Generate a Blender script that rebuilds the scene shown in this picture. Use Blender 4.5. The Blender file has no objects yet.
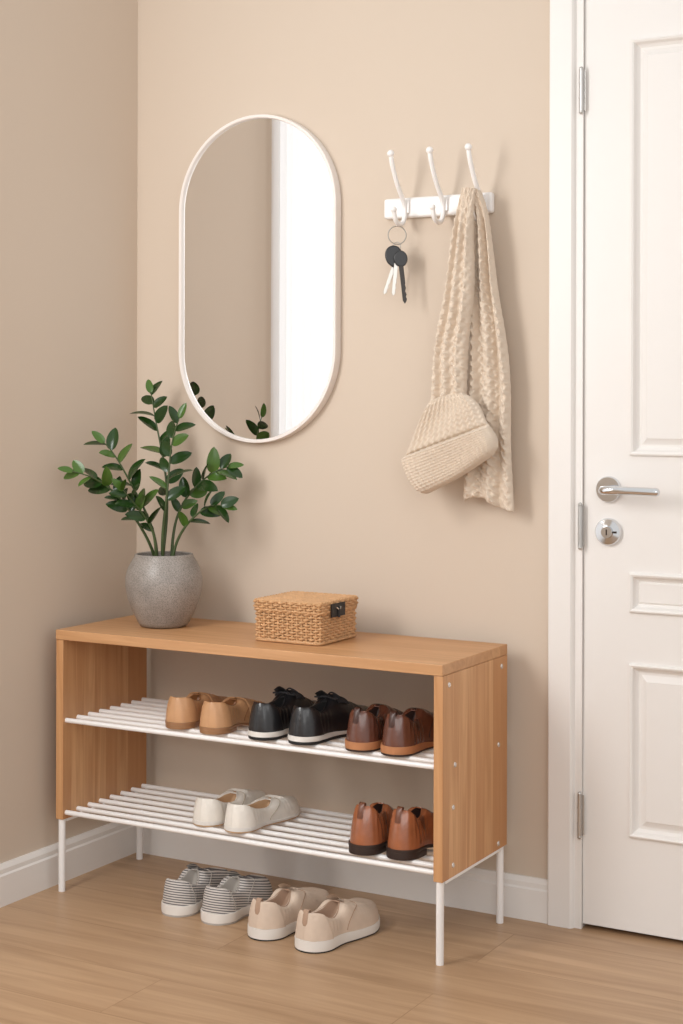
import bpy, math, random
from mathutils import Vector, Matrix
random.seed(7)
ZOOM=None
scene=bpy.context.scene
COL=scene.collection
pi=math.pi

def s2l(c):
    r=[]
    for v in c:
        v=v/255.0
        r.append(v/12.92 if v<=0.04045 else ((v+0.055)/1.055)**2.4)
    return (r[0],r[1],r[2],1.0)

# ---------------------------------------------------------------- materials
def newmat(name):
    m=bpy.data.materials.new(name); m.use_nodes=True
    nt=m.node_tree; b=nt.nodes['Principled BSDF']
    return m,nt,b
def N(nt,t,**kw):
    n=nt.nodes.new(t)
    for k,v in kw.items(): setattr(n,k,v)
    return n
def coords(nt,scale=(1,1,1)):
    tc=N(nt,'ShaderNodeTexCoord'); mp=N(nt,'ShaderNodeMapping')
    mp.inputs['Scale'].default_value=scale
    nt.links.new(tc.outputs['Object'],mp.inputs['Vector'])
    return mp.outputs['Vector']
def simple(name,col,rough=0.5,metal=0.0,var=0.06,nscale=20,bump=0.0,bscale=200,stretch=(1,1,1),coat=0,sheen=0,spec=None):
    m,nt,b=newmat(name)
    v=coords(nt,stretch)
    no=N(nt,'ShaderNodeTexNoise'); no.inputs['Scale'].default_value=nscale; no.inputs['Detail'].default_value=4
    nt.links.new(v,no.inputs['Vector'])
    mx=N(nt,'ShaderNodeMix',data_type='RGBA')
    c=s2l(col)
    mx.inputs[6].default_value=tuple(x*(1-var) for x in c[:3])+(1,)
    mx.inputs[7].default_value=tuple(min(1,x*(1+var)) for x in c[:3])+(1,)
    nt.links.new(no.outputs['Fac'],mx.inputs[0]); nt.links.new(mx.outputs[2],b.inputs['Base Color'])
    b.inputs['Roughness'].default_value=rough; b.inputs['Metallic'].default_value=metal
    if coat: b.inputs['Coat Weight'].default_value=coat; b.inputs['Coat Roughness'].default_value=0.12
    if sheen: b.inputs['Sheen Weight'].default_value=sheen
    if spec is not None: b.inputs['Specular IOR Level'].default_value=spec
    if bump:
        n2=N(nt,'ShaderNodeTexNoise'); n2.inputs['Scale'].default_value=bscale; n2.inputs['Detail'].default_value=3
        nt.links.new(v,n2.inputs['Vector'])
        bp=N(nt,'ShaderNodeBump'); bp.inputs['Strength'].default_value=bump; bp.inputs['Distance'].default_value=0.002
        nt.links.new(n2.outputs['Fac'],bp.inputs['Height']); nt.links.new(bp.outputs['Normal'],b.inputs['Normal'])
    return m

def wood(name,c1,c2,c3,axis,stave=0.04,rough=0.5,mixf=0.75,gs=45):
    m,nt,b=newmat(name)
    tc=N(nt,'ShaderNodeTexCoord'); sep=N(nt,'ShaderNodeSeparateXYZ'); nt.links.new(tc.outputs['Object'],sep.inputs[0])
    across={'X':'Y','Z':'Y','Y':'X'}[axis]
    d=N(nt,'ShaderNodeMath',operation='DIVIDE'); d.inputs[1].default_value=stave; nt.links.new(sep.outputs[across],d.inputs[0])
    fl=N(nt,'ShaderNodeMath',operation='FLOOR'); nt.links.new(d.outputs[0],fl.inputs[0])
    wn=N(nt,'ShaderNodeTexWhiteNoise',noise_dimensions='1D'); nt.links.new(fl.outputs[0],wn.inputs['W'])
    mp=N(nt,'ShaderNodeMapping')
    sc={'X':(2.5,gs,gs),'Z':(gs,gs,2.5),'Y':(gs,2.5,gs)}[axis]
    mp.inputs['Scale'].default_value=sc
    cb=N(nt,'ShaderNodeCombineXYZ'); 
    mu=N(nt,'ShaderNodeMath',operation='MULTIPLY'); mu.inputs[1].default_value=3.7; nt.links.new(wn.outputs['Value'],mu.inputs[0])
    for i in range(3): nt.links.new(mu.outputs[0],cb.inputs[i])
    ad=N(nt,'ShaderNodeVectorMath',operation='ADD'); nt.links.new(tc.outputs['Object'],ad.inputs[0]); nt.links.new(cb.outputs[0],ad.inputs[1])
    nt.links.new(ad.outputs[0],mp.inputs['Vector'])
    no=N(nt,'ShaderNodeTexNoise'); no.inputs['Scale'].default_value=1.0; no.inputs['Detail'].default_value=6; no.inputs['Distortion'].default_value=1.0
    nt.links.new(mp.outputs[0],no.inputs['Vector'])
    cr=N(nt,'ShaderNodeValToRGB'); cr.color_ramp.elements[0].position=0.28; cr.color_ramp.elements[0].color=s2l(c1)
    cr.color_ramp.elements[1].position=0.72; cr.color_ramp.elements[1].color=s2l(c2)
    nt.links.new(no.outputs['Fac'],cr.inputs[0])
    mx=N(nt,'ShaderNodeMix',data_type='RGBA'); mx.inputs[7].default_value=s2l(c3)
    mf=N(nt,'ShaderNodeMath',operation='MULTIPLY'); mf.inputs[1].default_value=mixf; nt.links.new(wn.outputs['Value'],mf.inputs[0])
    nt.links.new(mf.outputs[0],mx.inputs[0]); nt.links.new(cr.outputs[0],mx.inputs[6]); nt.links.new(mx.outputs[2],b.inputs['Base Color'])
    b.inputs['Roughness'].default_value=rough
    bp=N(nt,'ShaderNodeBump'); bp.inputs['Strength'].default_value=0.1; bp.inputs['Distance'].default_value=0.001
    nt.links.new(no.outputs['Fac'],bp.inputs['Height']); nt.links.new(bp.outputs['Normal'],b.inputs['Normal'])
    return m

def floor_mat():
    m,nt,b=newmat('oak_floor')
    v=coords(nt,(1,1,1))
    br=N(nt,'ShaderNodeTexBrick'); br.offset=0.37; br.inputs['Scale'].default_value=1
    br.inputs['Brick Width'].default_value=1.3; br.inputs['Row Height'].default_value=0.19; br.inputs['Mortar Size'].default_value=0.0009
    br.inputs['Color1'].default_value=(0.0,0.0,0.0,1); br.inputs['Color2'].default_value=(1,1,1,1); br.inputs['Mortar'].default_value=(0.5,0.5,0.5,1)
    nt.links.new(v,br.inputs['Vector'])
    mp=N(nt,'ShaderNodeMapping'); mp.inputs['Scale'].default_value=(1.6,22,1)
    ad=N(nt,'ShaderNodeVectorMath',operation='ADD'); nt.links.new(v,ad.inputs[0]); nt.links.new(br.outputs['Color'],ad.inputs[1])
    nt.links.new(ad.outputs[0],mp.inputs[0])
    no=N(nt,'ShaderNodeTexNoise'); no.inputs['Scale'].default_value=1.2; no.inputs['Detail'].default_value=8; no.inputs['Roughness'].default_value=0.6; no.inputs['Distortion'].default_value=0.8
    nt.links.new(mp.outputs[0],no.inputs['Vector'])
    cr=N(nt,'ShaderNodeValToRGB')
    cr.color_ramp.elements[0].position=0.28; cr.color_ramp.elements[0].color=s2l((161,127,95))
    cr.color_ramp.elements[1].position=0.72; cr.color_ramp.elements[1].color=s2l((195,161,127))
    nt.links.new(no.outputs['Fac'],cr.inputs[0])
    hs=N(nt,'ShaderNodeMix',data_type='RGBA',blend_type='MULTIPLY'); hs.inputs[7].default_value=(0.92,0.91,0.9,1)
    nt.links.new(br.outputs['Color'],hs.inputs[0]); nt.links.new(cr.outputs[0],hs.inputs[6])
    mo=N(nt,'ShaderNodeMix',data_type='RGBA',blend_type='MULTIPLY'); mo.inputs[7].default_value=(0.72,0.68,0.62,1)
    nt.links.new(br.outputs['Fac'],mo.inputs[0]); nt.links.new(hs.outputs[2],mo.inputs[6])
    nt.links.new(mo.outputs[2],b.inputs['Base Color'])
    b.inputs['Roughness'].default_value=0.38
    bp=N(nt,'ShaderNodeBump'); bp.inputs['Strength'].default_value=0.15; bp.inputs['Distance'].default_value=0.001
    nt.links.new(no.outputs['Fac'],bp.inputs['Height']); nt.links.new(bp.outputs['Normal'],b.inputs['Normal'])
    return m

def stripe_mat():
    m,nt,b=newmat('striped_canvas')
    v=coords(nt)
    w=N(nt,'ShaderNodeTexWave',wave_type='BANDS',bands_direction='Z'); w.inputs['Scale'].default_value=62; w.inputs['Distortion'].default_value=0.3
    mp=N(nt,'ShaderNodeMapping'); mp.inputs['Rotation'].default_value=(0.25,0,0); nt.links.new(v,mp.inputs[0]); nt.links.new(mp.outputs[0],w.inputs['Vector'])
    cr=N(nt,'ShaderNodeValToRGB'); cr.color_ramp.elements[0].position=0.28; cr.color_ramp.elements[0].color=s2l((98,95,97))
    cr.color_ramp.elements[1].position=0.52; cr.color_ramp.elements[1].color=s2l((208,201,194))
    nt.links.new(w.outputs['Fac'],cr.inputs[0]); nt.links.new(cr.outputs[0],b.inputs['Base Color']); b.inputs['Roughness'].default_value=0.9
    return m

def speckle_mat():
    m,nt,b=newmat('grey_stoneware')
    v=coords(nt)
    n1=N(nt,'ShaderNodeTexNoise'); n1.inputs['Scale'].default_value=480; n1.inputs['Detail'].default_value=2; nt.links.new(v,n1.inputs['Vector'])
    n2=N(nt,'ShaderNodeTexNoise'); n2.inputs['Scale'].default_value=18; n2.inputs['Detail'].default_value=6; nt.links.new(v,n2.inputs['Vector'])
    cr=N(nt,'ShaderNodeValToRGB'); cr.color_ramp.elements[0].position=0.36; cr.color_ramp.elements[0].color=s2l((126,119,113))
    cr.color_ramp.elements[1].position=0.56; cr.color_ramp.elements[1].color=s2l((162,154,147)); nt.links.new(n1.outputs['Fac'],cr.inputs[0])
    mx=N(nt,'ShaderNodeMix',data_type='RGBA',blend_type='MULTIPLY'); mx.inputs[7].default_value=(0.80,0.79,0.78,1)
    c2=N(nt,'ShaderNodeValToRGB'); c2.color_ramp.elements[0].position=0.40; c2.color_ramp.elements[1].position=0.66
    nt.links.new(n2.outputs['Fac'],c2.inputs[0]); nt.links.new(c2.outputs[0],mx.inputs[0]); nt.links.new(cr.outputs[0],mx.inputs[6])
    nt.links.new(mx.outputs[2],b.inputs['Base Color']); b.inputs['Roughness'].default_value=0.38
    bp=N(nt,'ShaderNodeBump'); bp.inputs['Strength'].default_value=0.1; bp.inputs['Distance'].default_value=0.001
    nt.links.new(n1.outputs['Fac'],bp.inputs['Height']); nt.links.new(bp.outputs['Normal'],b.inputs['Normal'])
    return m

def curtain_mat():
    m,nt,b=newmat('sheer_curtain')
    out=nt.nodes['Material Output']
    d=N(nt,'ShaderNodeBsdfDiffuse'); d.inputs[0].default_value=(0.84,0.84,0.84,1)
    t=N(nt,'ShaderNodeBsdfTranslucent'); t.inputs[0].default_value=(0.90,0.90,0.91,1)
    mx=N(nt,'ShaderNodeMixShader'); mx.inputs[0].default_value=0.6
    nt.links.new(d.outputs[0],mx.inputs[1]); nt.links.new(t.outputs[0],mx.inputs[2]); nt.links.new(mx.outputs[0],out.inputs[0])
    return m

M={}
M['wall']=simple('beige_wall_paint',(208,192,175),0.9,var=0.012,nscale=3,bump=0.05,bscale=300)
M['floor']=floor_mat()
M['trim']=simple('white_trim_paint',(234,230,226),0.45,var=0.01)
M['door']=simple('white_door_paint',(233,229,225),0.45,var=0.01)
M['dark']=simple('gap_shade_dark',(50,38,30),0.9)  # dark colour painted in for shade in the door gap; lock slots reuse it
M['wood_top']=wood('oak_top',(181,132,88),(207,159,114),(185,134,88),'X',0.06,0.42)
M['wood_side']=wood('oak_side',(184,131,85),(218,171,124),(184,129,83),'Z',0.042,0.45,0.85,42)
M['wmetal']=simple('white_metal',(240,237,235),0.35,var=0.01)
M['screw']=simple('screw_steel',(225,220,214),0.25,0.7)
M['chrome']=simple('chrome',(222,223,225),0.10,1.0,var=0.01)
M['hinge']=simple('satin_nickel',(198,196,193),0.3,0.9)
M['mframe']=simple('mirror_frame_cream',(236,228,222),0.45,var=0.01)
m,nt,b=newmat('mirror_silver'); b.inputs['Base Color'].default_value=(0.96,0.96,0.96,1); b.inputs['Metallic'].default_value=1; b.inputs['Roughness'].default_value=0.01; M['mirror']=m
M['pot']=speckle_mat()
M['soil']=simple('potting_soil',(62,48,38),0.95,var=0.4,nscale=90,bump=0.8,bscale=120)
M['leaf']=simple('zz_leaf',(34,60,22),0.22,var=0.4,nscale=18,spec=0.45)
M['leaf2']=simple('zz_leaf_young',(68,98,36),0.26,var=0.3,nscale=14,spec=0.45)
M['stem']=simple('zz_stem',(62,78,38),0.5,var=0.3,nscale=30)
M['wicker']=simple('wicker',(198,154,110),0.6,var=0.32,nscale=60)
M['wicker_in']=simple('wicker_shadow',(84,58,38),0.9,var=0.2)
M['black']=simple('black_tag',(34,32,32),0.5)
M['scarf']=simple('cream_wool',(220,203,184),0.95,var=0.06,nscale=50,bump=0.7,bscale=600,sheen=0.2)
M['stripe']=stripe_mat()
M['curtain']=curtain_mat()
M['fob']=simple('black_fob',(34,34,36),0.35)
M['key']=simple('key_nickel',(190,186,180),0.28,0.85)
M['keyd']=simple('key_dark',(66,62,60),0.35,0.7)
def leather(n,c,r=0.42,coat=0.15,var=0.18): return simple(n,c,r,var=var,nscale=25,bump=0.3,bscale=130,coat=coat)

# ---------------------------------------------------------------- mesh builder
class MB:
    def __init__(s): s.v=[]; s.f=[]; s.m=[]
    def add(s,vs,fs,mi=0):
        o=len(s.v); s.v+= [tuple(v) for v in vs]
        for f in fs: s.f.append(tuple(o+i for i in f)); s.m.append(mi)
    def box(s,x0,x1,y0,y1,z0,z1,mi=0):
        vs=[(x0,y0,z0),(x1,y0,z0),(x1,y1,z0),(x0,y1,z0),(x0,y0,z1),(x1,y0,z1),(x1,y1,z1),(x0,y1,z1)]
        s.add(vs,[(0,3,2,1),(4,5,6,7),(0,1,5,4),(1,2,6,5),(2,3,7,6),(3,0,4,7)],mi)
    def tube(s,pts,r,n=8,mi=0,closed=False,caps=True):
        pts=[Vector(p) for p in pts]; k=len(pts)
        if not isinstance(r,(list,tuple)): r=[r]*k
        vs=[];prev=None
        for i,p in enumerate(pts):
            if closed: t=(pts[(i+1)%k]-pts[i-1])
            else: t=pts[min(i+1,k-1)]-pts[max(i-1,0)]
            t.normalize()
            if prev is None:
                a=Vector((0,0,1)) if abs(t.z)<0.9 else Vector((1,0,0))
                u=t.cross(a).normalized()
            else:
                u=prev-t*prev.dot(t)
                if u.length<1e-6: u=t.orthogonal()
                u.normalize()
            prev=u; w=t.cross(u)
            for j in range(n):
                a=2*pi*j/n; vs.append(p+(u*math.cos(a)+w*math.sin(a))*r[i])
        fs=[]
        for i in range(k if closed else k-1):
            for j in range(n):
                a=i*n+j;b2=i*n+(j+1)%n;c=((i+1)%k)*n+(j+1)%n;d=((i+1)%k)*n+j
                fs.append((a,b2,c,d))
        if caps and not closed:
            fs.append(tuple(range(n))[::-1]); fs.append(tuple((k-1)*n+j for j in range(n)))
        s.add(vs,fs,mi)
    def grid(s,rows,mi=0,closeu=False,closev=False):
        R=len(rows);C=len(rows[0]); vs=[p for r in rows for p in r]; fs=[]
        for i in range(R if closev else R-1):
            for j in range(C if closeu else C-1):
                a=i*C+j;b2=i*C+(j+1)%C;c=((i+1)%R)*C+(j+1)%C;d=((i+1)%R)*C+j
                fs.append((a,b2,c,d))
        s.add(vs,fs,mi)
    def lathe(s,prof,cx=0,cy=0,n=48,mi=0,axis='Z',cz=0):
        rows=[]
        for r,h in prof:
            row=[]
            for j in range(n):
                a=2*pi*j/n
                if axis=='Z': row.append((cx+r*math.cos(a),cy+r*math.sin(a),cz+h))
                elif axis=='Y': row.append((cx+r*math.cos(a),cy+h,cz+r*math.sin(a)))
                else: row.append((cx+h,cy+r*math.cos(a),cz+r*math.sin(a)))
            rows.append(row)
        s.grid(rows,mi,closeu=True)
    def sphere(s,c,r,mi=0,sc=(1,1,1),n=16,k=10):
        rows=[]
        for i in range(k+1):
            a=pi*i/k
            rows.append([(c[0]+sc[0]*r*math.sin(a)*math.cos(2*pi*j/n),c[1]+sc[1]*r*math.sin(a)*math.sin(2*pi*j/n),c[2]+sc[2]*r*math.cos(a)) for j in range(n)])
        s.grid(rows,mi,closeu=True)
    def obj(s,name,mats,parent=None,origin=(0,0,0),smooth=True,bevel=0,local=False,merge=True,angle=40):
        o=Vector(origin)
        me=bpy.data.meshes.new(name)
        vs=s.v if local else [tuple(Vector(v)-o) for v in s.v]
        me.from_pydata(vs,[],s.f)
        for mm in mats: me.materials.append(M[mm] if isinstance(mm,str) else mm)
        me.polygons.foreach_set('material_index',s.m)
        import bmesh
        bm=bmesh.new(); bm.from_mesh(me)
        if merge: bmesh.ops.remove_doubles(bm,verts=bm.verts,dist=2e-5)
        bmesh.ops.recalc_face_normals(bm,faces=bm.faces)
        bm.to_mesh(me); bm.free()
        if smooth:
            me.polygons.foreach_set('use_smooth',[True]*len(me.polygons))
            try: me.set_sharp_from_angle(angle=math.radians(angle))
            except Exception: pass
        ob=bpy.data.objects.new(name,me); COL.objects.link(ob)
        if parent is not None:
            ob.parent=parent
            if not local: ob.location=o-Vector(parent.location)
        elif not local: ob.location=o
        if bevel:
            md=ob.modifiers.new('bevel','BEVEL'); md.width=bevel; md.segments=3; md.limit_method='ANGLE'
        return ob
def empty(name,loc,label,cat,group=None,rot=0):
    e=bpy.data.objects.new(name,None); e.empty_display_size=0.05; COL.objects.link(e)
    e.location=loc; e.rotation_euler=(0,0,rot); e['label']=label; e['category']=cat
    if group: e['group']=group
    return e
def structure(o): o['kind']='structure'; return o
def cat(points,per=8):
    P=[Vector(p) for p in points]; P=[P[0]*2-P[1]]+P+[P[-1]*2-P[-2]]; out=[]
    for i in range(1,len(P)-2):
        for k in range(per):
            t=k/per
            out.append(0.5*((2*P[i])+(-P[i-1]+P[i+1])*t+(2*P[i-1]-5*P[i]+4*P[i+1]-P[i+2])*t*t+(-P[i-1]+3*P[i]-3*P[i+1]+P[i+2])*t**3))
    out.append(P[-2]); return out
def ss(a,b,x):
    t=max(0,min(1,(x-a)/(b-a))); return t*t*(3-2*t)
def interp(ctrl,t):
    if t<=ctrl[0][0]: return ctrl[0][1]
    for i in range(len(ctrl)-1):
        a,b2=ctrl[i],ctrl[i+1]
        if t<=b2[0]:
            p0=ctrl[max(i-1,0)]; p3=ctrl[min(i+2,len(ctrl)-1)]
            h=b2[0]-a[0]; m1=(b2[1]-p0[1])/max(1e-6,b2[0]-p0[0]); m2=(p3[1]-a[1])/max(1e-6,p3[0]-a[0])
            u=(t-a[0])/h
            return (2*u**3-3*u**2+1)*a[1]+(u**3-2*u**2+u)*h*m1+(-2*u**3+3*u**2)*b2[1]+(u**3-u**2)*h*m2
    return ctrl[-1][1]

# ---------------------------------------------------------------- room
WX=-2.351; WY=3.15; HGT=2.6
DX0,DX1,DTOP=-1.191,-0.36,2.06
b=MB(); b.box(-2.46,1.6,-1.6,3.40,-0.05,0.0); structure(b.obj('floor',['floor'],smooth=False))
b=MB()
b.box(WX-0.11,DX0-0.022,WY,WY+0.11,0,HGT); b.box(DX1+0.022,1.6,WY,WY+0.11,0,HGT); b.box(DX0-0.022,DX1+0.022,WY,WY+0.11,DTOP+0.025,HGT)
structure(b.obj('wall_back',['wall'],smooth=False))
wy0,wy1,wz0,wz1=0.85,2.486,0.14,2.38
b=MB()
b.box(WX-0.11,WX,-1.6,wy0,0,HGT); b.box(WX-0.11,WX,wy1,WY,0,HGT); b.box(WX-0.11,WX,wy0,wy1,0,wz0); b.box(WX-0.11,WX,wy0,wy1,wz1,HGT)
structure(b.obj('wall_left',['wall'],smooth=False))
b=MB(); x0,x1=WX-0.10,WX-0.08; e=0.012
b.box(x0,x1,wy0+.001,wy0+e,wz0+.001,wz1-.001); b.box(x0,x1,wy1-e,wy1-.001,wz0+.001,wz1-.001); b.box(x0,x1,wy0+e,wy1-e,wz0+.001,wz0+e); b.box(x0,x1,wy0+e,wy1-e,wz1-e,wz1-.001)
structure(b.obj('window_1',['trim'],smooth=False))
prof=[(0,0),(0.014,0),(0.014,0.066),(0.011,0.070),(0.011,0.080),(0.006,0.090),(0,0.090)]
b=MB()
b.grid([[(x,WY-d,z) for d,z in prof] for x in (WX+0.0005,DX0-0.0735)],closeu=True); b.f.append(tuple(range(7)));b.m.append(0); b.f.append(tuple(range(7,14)));b.m.append(0)
structure(b.obj('baseboard_back',['trim'],smooth=False))
b=MB()
b.grid([[(WX+d,y,z) for d,z in prof] for y in (-1.6,WY-0.0145)],closeu=True); b.f.append(tuple(range(7)));b.m.append(0); b.f.append(tuple(range(7,14)));b.m.append(0)
structure(b.obj('baseboard_left',['trim'],smooth=False))
def casing(name,lo,hi,horizontal=False,flip=False):
    b=MB(); w=0.072
    pr=[(0,0),(0,0.018),(0.003,0.020),(0.050,0.020),(0.054,0.016),(0.057,0.010),(w,0.010),(w,0)]
    rows=[]
    for h in (lo,hi):
        row=[]
        for a,d in pr:
            if horizontal: row.append((h,WY-d,DTOP+0.003+w-a))
            else:
                x=(DX0-w-0.0005+a) if not flip else (DX1+w+0.0005-a)
                row.append((x,WY-d,h))
        rows.append(row)
    b.grid(rows,closeu=True); n=len(pr); b.f.append(tuple(range(n)));b.m.append(0); b.f.append(tuple(range(n,2*n)));b.m.append(0)
    return structure(b.obj(name,['trim'],smooth=False))
casing('trim_1',0.0,DTOP+0.003); casing('trim_2',0.0,DTOP+0.003,flip=True); casing('trim_3',DX0-0.0725,DX1+0.0725,horizontal=True)
b=MB()
b.box(DX0-0.021,DX0-0.003,WY,WY+0.11,0,DTOP+0.004); b.box(DX1+0.003,DX1+0.021,WY,WY+0.11,0,DTOP+0.004); b.box(DX0-0.021,DX1+0.021,WY,WY+0.11,DTOP+0.004,DTOP+0.024)
structure(b.obj('trim_4',['trim'],smooth=False))
b=MB(); b.box(DX0-0.002,DX1+0.002,WY+0.055,WY+0.10,0.0,DTOP); structure(b.obj('door_leak_blocker',['dark'],smooth=False))  # added dark sheet behind the door, stops light leaking through the gap
b=MB(); DF=WY-0.003
b.box(DX0,DX1,DF+0.008,DF+0.045,0.010,DTOP-0.002)
PX=[(-1.090,-0.822),(-0.745,-0.477)]
panels=[]
for (xa,xb) in PX:
    for (za,zb) in ((0.205,0.563),(0.668,0.750),(0.991,1.849)):
        panels.append((xa,xb,za,zb))
xs=[DX0,PX[0][0],PX[0][1],PX[1][0],PX[1][1],DX1]; zs=[0.010,0.205,0.563,0.668,0.750,0.991,1.849,DTOP-0.002]
for i in range(5):
    for j in range(7):
        isp = i in (1,3) and j in (1,3,5)
        if not isp:
            b.add([(xs[i],DF,zs[j]),(xs[i+1],DF,zs[j]),(xs[i+1],DF,zs[j+1]),(xs[i],DF,zs[j+1])],[(0,1,2,3)])
for (xa,xb,za,zb) in panels:
    prf=[(0,0),(0.001,-0.006),(0.004,-0.007),(0.008,-0.005),(0.012,0.003),(0.018,0.0076),(0.023,0.0074),(0.034,0.002),(0.036,0.0)]
    if zb-za<0.1: prf=[(0,0),(0.001,-0.006),(0.004,-0.007),(0.008,-0.005),(0.012,0.003),(0.018,0.0072),(0.022,0.003)]
    rows=[[(xa+o,DF+d,za+o),(xb-o,DF+d,za+o),(xb-o,DF+d,zb-o),(xa+o,DF+d,zb-o)] for o,d in prf]
    b.grid(rows,closeu=True)
    b.add(rows[-1],[(0,1,2,3)])
b.box(DX0,DX0+0.0005,DF,DF+0.008,0.010,DTOP-0.002)
b.box(DX0,DX1,DF,DF+0.008,0.010,0.0105)
dr=b.obj('door_1',['door'],angle=20,merge=False); structure(dr)
hc=(-1.135,DF,0.920)
h=MB()
h.lathe([(0,0),(0.0275,0),(0.0275,-0.004),(0.0255,-0.008),(0.0,-0.009)],hc[0],hc[1],40,0,'Y',hc[2])
h.tube(cat([(hc[0],DF-0.005,hc[2]),(hc[0],DF-0.035,hc[2]),(hc[0]+0.006,DF-0.05,hc[2]),(hc[0]+0.025,DF-0.055,hc[2]+0.001),(hc[0]+0.07,DF-0.054,hc[2]+0.001),(hc[0]+0.117,DF-0.052,hc[2])],6),[0.0088]*31,14)
h.sphere((hc[0]+0.117,DF-0.052,hc[2]),0.0088)
h.obj('door_handle',['chrome'],parent=dr)
h=MB(); lc=(-1.135,DF,0.832)
h.lathe([(0,0),(0.0285,0),(0.0285,-0.005),(0.026,-0.009),(0.013,-0.0105),(0.012,-0.016),(0.0,-0.0165)],lc[0],lc[1],40,0,'Y',lc[2])
h.box(lc[0]-0.0012,lc[0]+0.0012,DF-0.0172,DF-0.016,lc[2]-0.006,lc[2]+0.006,1)
h.box(lc[0]+0.012,lc[0]+0.02,DF-0.0115,DF-0.009,lc[2]-0.002,lc[2]+0.002,1)
h.obj('door_lock',['chrome','dark'],parent=dr)
for hz in (1.752,0.842,0.238):
    h=MB(); hx=DX0-0.0030
    h.tube([(hx,DF-0.011,hz-0.043),(hx,DF-0.011,hz+0.043)],0.0048,14)
    for q in (-0.046,0.046): h.sphere((hx,DF-0.011,hz+q*0.98),0.0048,n=12,k=8)
    for q in (-0.016,0.016): h.tube([(hx,DF-0.011,hz+q-0.0012),(hx,DF-0.011,hz+q+0.0012)],0.0056,14)
    h.box(hx-0.003,hx+0.008,DF-0.0080,DF-0.006,hz-0.042,hz+0.042)
    h.obj('hinge',['hinge'],parent=dr)

cur=MB(); rows=[]
ny=720
for i in range(ny+1):
    y=0.80+(2.515-0.80)*i/ny
    row=[]
    for k in range(9):
        z=0.10+2.30*k/8
        x=-2.336+0.0070*math.sin(2*pi*y/0.036+0.7*math.sin(9*y)+0.1*k)+0.0015*math.sin(31*y)
        row.append((x,y,z))
    rows.append(row)
cur.grid(rows)
c=cur.obj('curtain',['curtain'],origin=(-2.335,1.65,0.10)); c['label']='white sheer finely pleated curtain hanging over the window'; c['category']='curtain'
r=MB(); r.tube([(-2.335,0.75,2.41),(-2.335,2.53,2.41)],0.008,12); r.sphere((-2.335,2.535,2.41),0.012); r.sphere((-2.335,0.745,2.41),0.012)
for yy in (0.8,2.5): r.tube([(WX,yy,2.41),(-2.335,yy,2.41)],0.005,8)
r=r.obj('curtain_rod',['wmetal'],origin=(-2.335,1.65,2.41)); r['label']='thin white metal curtain rod on the wall'; r['category']='curtain rod'

# ---------------------------------------------------------------- bench
BX0,BX1,BY0,BY1=-2.308,-1.346,2.792,3.108
T=0.020; ZT0,ZT1,ZP=0.566,0.588,0.163
bench=empty('shoe_bench',((BX0+BX1)/2,(BY0+BY1)/2,0),'oak shoe bench with two white slatted shelves and thin legs','shoe rack')
def bc(x0,x1,y0,y1,z0,z1): return ((x0+x1)/2,(y0+y1)/2,(z0+z1)/2)
b=MB(); b.box(BX0,BX1,BY0,BY1,ZT0,ZT1); b.obj('top_board',['wood_top'],bench,bc(BX0,BX1,BY0,BY1,ZT0,ZT1),smooth=False,bevel=0.0015)
for (xa,xb) in ((BX0,BX0+T),(BX1-T,BX1)):
    b=MB(); b.box(xa,xb,BY0+0.002,BY1,ZP,ZT0-0.0005); b.obj('side_panel',['wood_side'],bench,bc(xa,xb,BY0,BY1,ZP,ZT0),smooth=False,bevel=0.0012)
for zt in (0.390,0.183):
    b=MB(); R=0.0056
    for k in range(8):
        y=BY0+0.014+k*0.0408
        b.tube([(BX0+T-0.003,y,zt-R),(BX1-T+0.003,y,zt-R)],R,12)
    for xa in (BX0+T+0.012,BX1-T-0.012):
        b.tube([(xa,BY0+0.04,zt-R-0.0085),(xa,BY0+0.014+7*0.0408,zt-R-0.0085)],0.004,8)
    b.obj('shelf',['wmetal'],bench,((BX0+BX1)/2,(BY0+BY1)/2,zt-R))
for xa in (BX0+0.010,BX1-0.010):
    for ya in (BY0+0.012,BY1-0.014):
        b=MB(); b.tube([(xa,ya,0.0),(xa,ya,ZP-0.0002)],0.0078,16); b.obj('leg',['wmetal'],bench,(xa,ya,0))
    b=MB(); b.box(xa-0.008,xa+0.008,BY0+0.02,BY1-0.022,ZP-0.007,ZP-0.0004); b.obj('leg_brace',['wmetal'],bench,(xa,(BY0+BY1)/2,ZP-0.004),smooth=False,bevel=0.001)
for (yy,zz) in ((BY0+0.03,0.545),(BY1-0.03,0.545),(BY0+0.058,0.383),(BY1-0.045,0.383),(BY0+0.05,0.30),(BY0+0.05,0.186),(BY1-0.045,0.176)):
    b=MB(); b.lathe([(0,0.0016),(0.0042,0.0016),(0.0056,0)],BX1,yy,16,0,'X',zz); b.obj('screw',['screw'],bench,(BX1,yy,zz))

# ---------------------------------------------------------------- mirror
mx0,mx1,mz0,mz1=-2.211,-1.777,1.004,1.770
mc=((mx0+mx1)/2,WY,(mz0+mz1)/2)
def capsule(off,n=40):
    r=(mx1-mx0)/2-off; cx=mc[0]; zt=mz1-(mx1-mx0)/2; zb=mz0+(mx1-mx0)/2
    pts=[(cx+r*math.cos(pi*i/n),zt+r*math.sin(pi*i/n)) for i in range(n+1)]
    pts+=[(cx+r*math.cos(pi+pi*i/n),zb+r*math.sin(pi+pi*i/n)) for i in range(n+1)]
    return pts
mir=empty('wall_mirror',(mc[0],WY,mc[2]),'tall pill-shaped mirror with thin cream frame hanging on wall','mirror')
b=MB()
pr=[(0.0,0.0005),(0.0,0.022),(0.001,0.024),(0.007,0.024),(0.0085,0.022),(0.0085,0.012),(0.0085,0.0005)]
b.grid([[(x,WY-d,z) for x,z in capsule(o)] for o,d in pr],closeu=True,closev=True)
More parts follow.
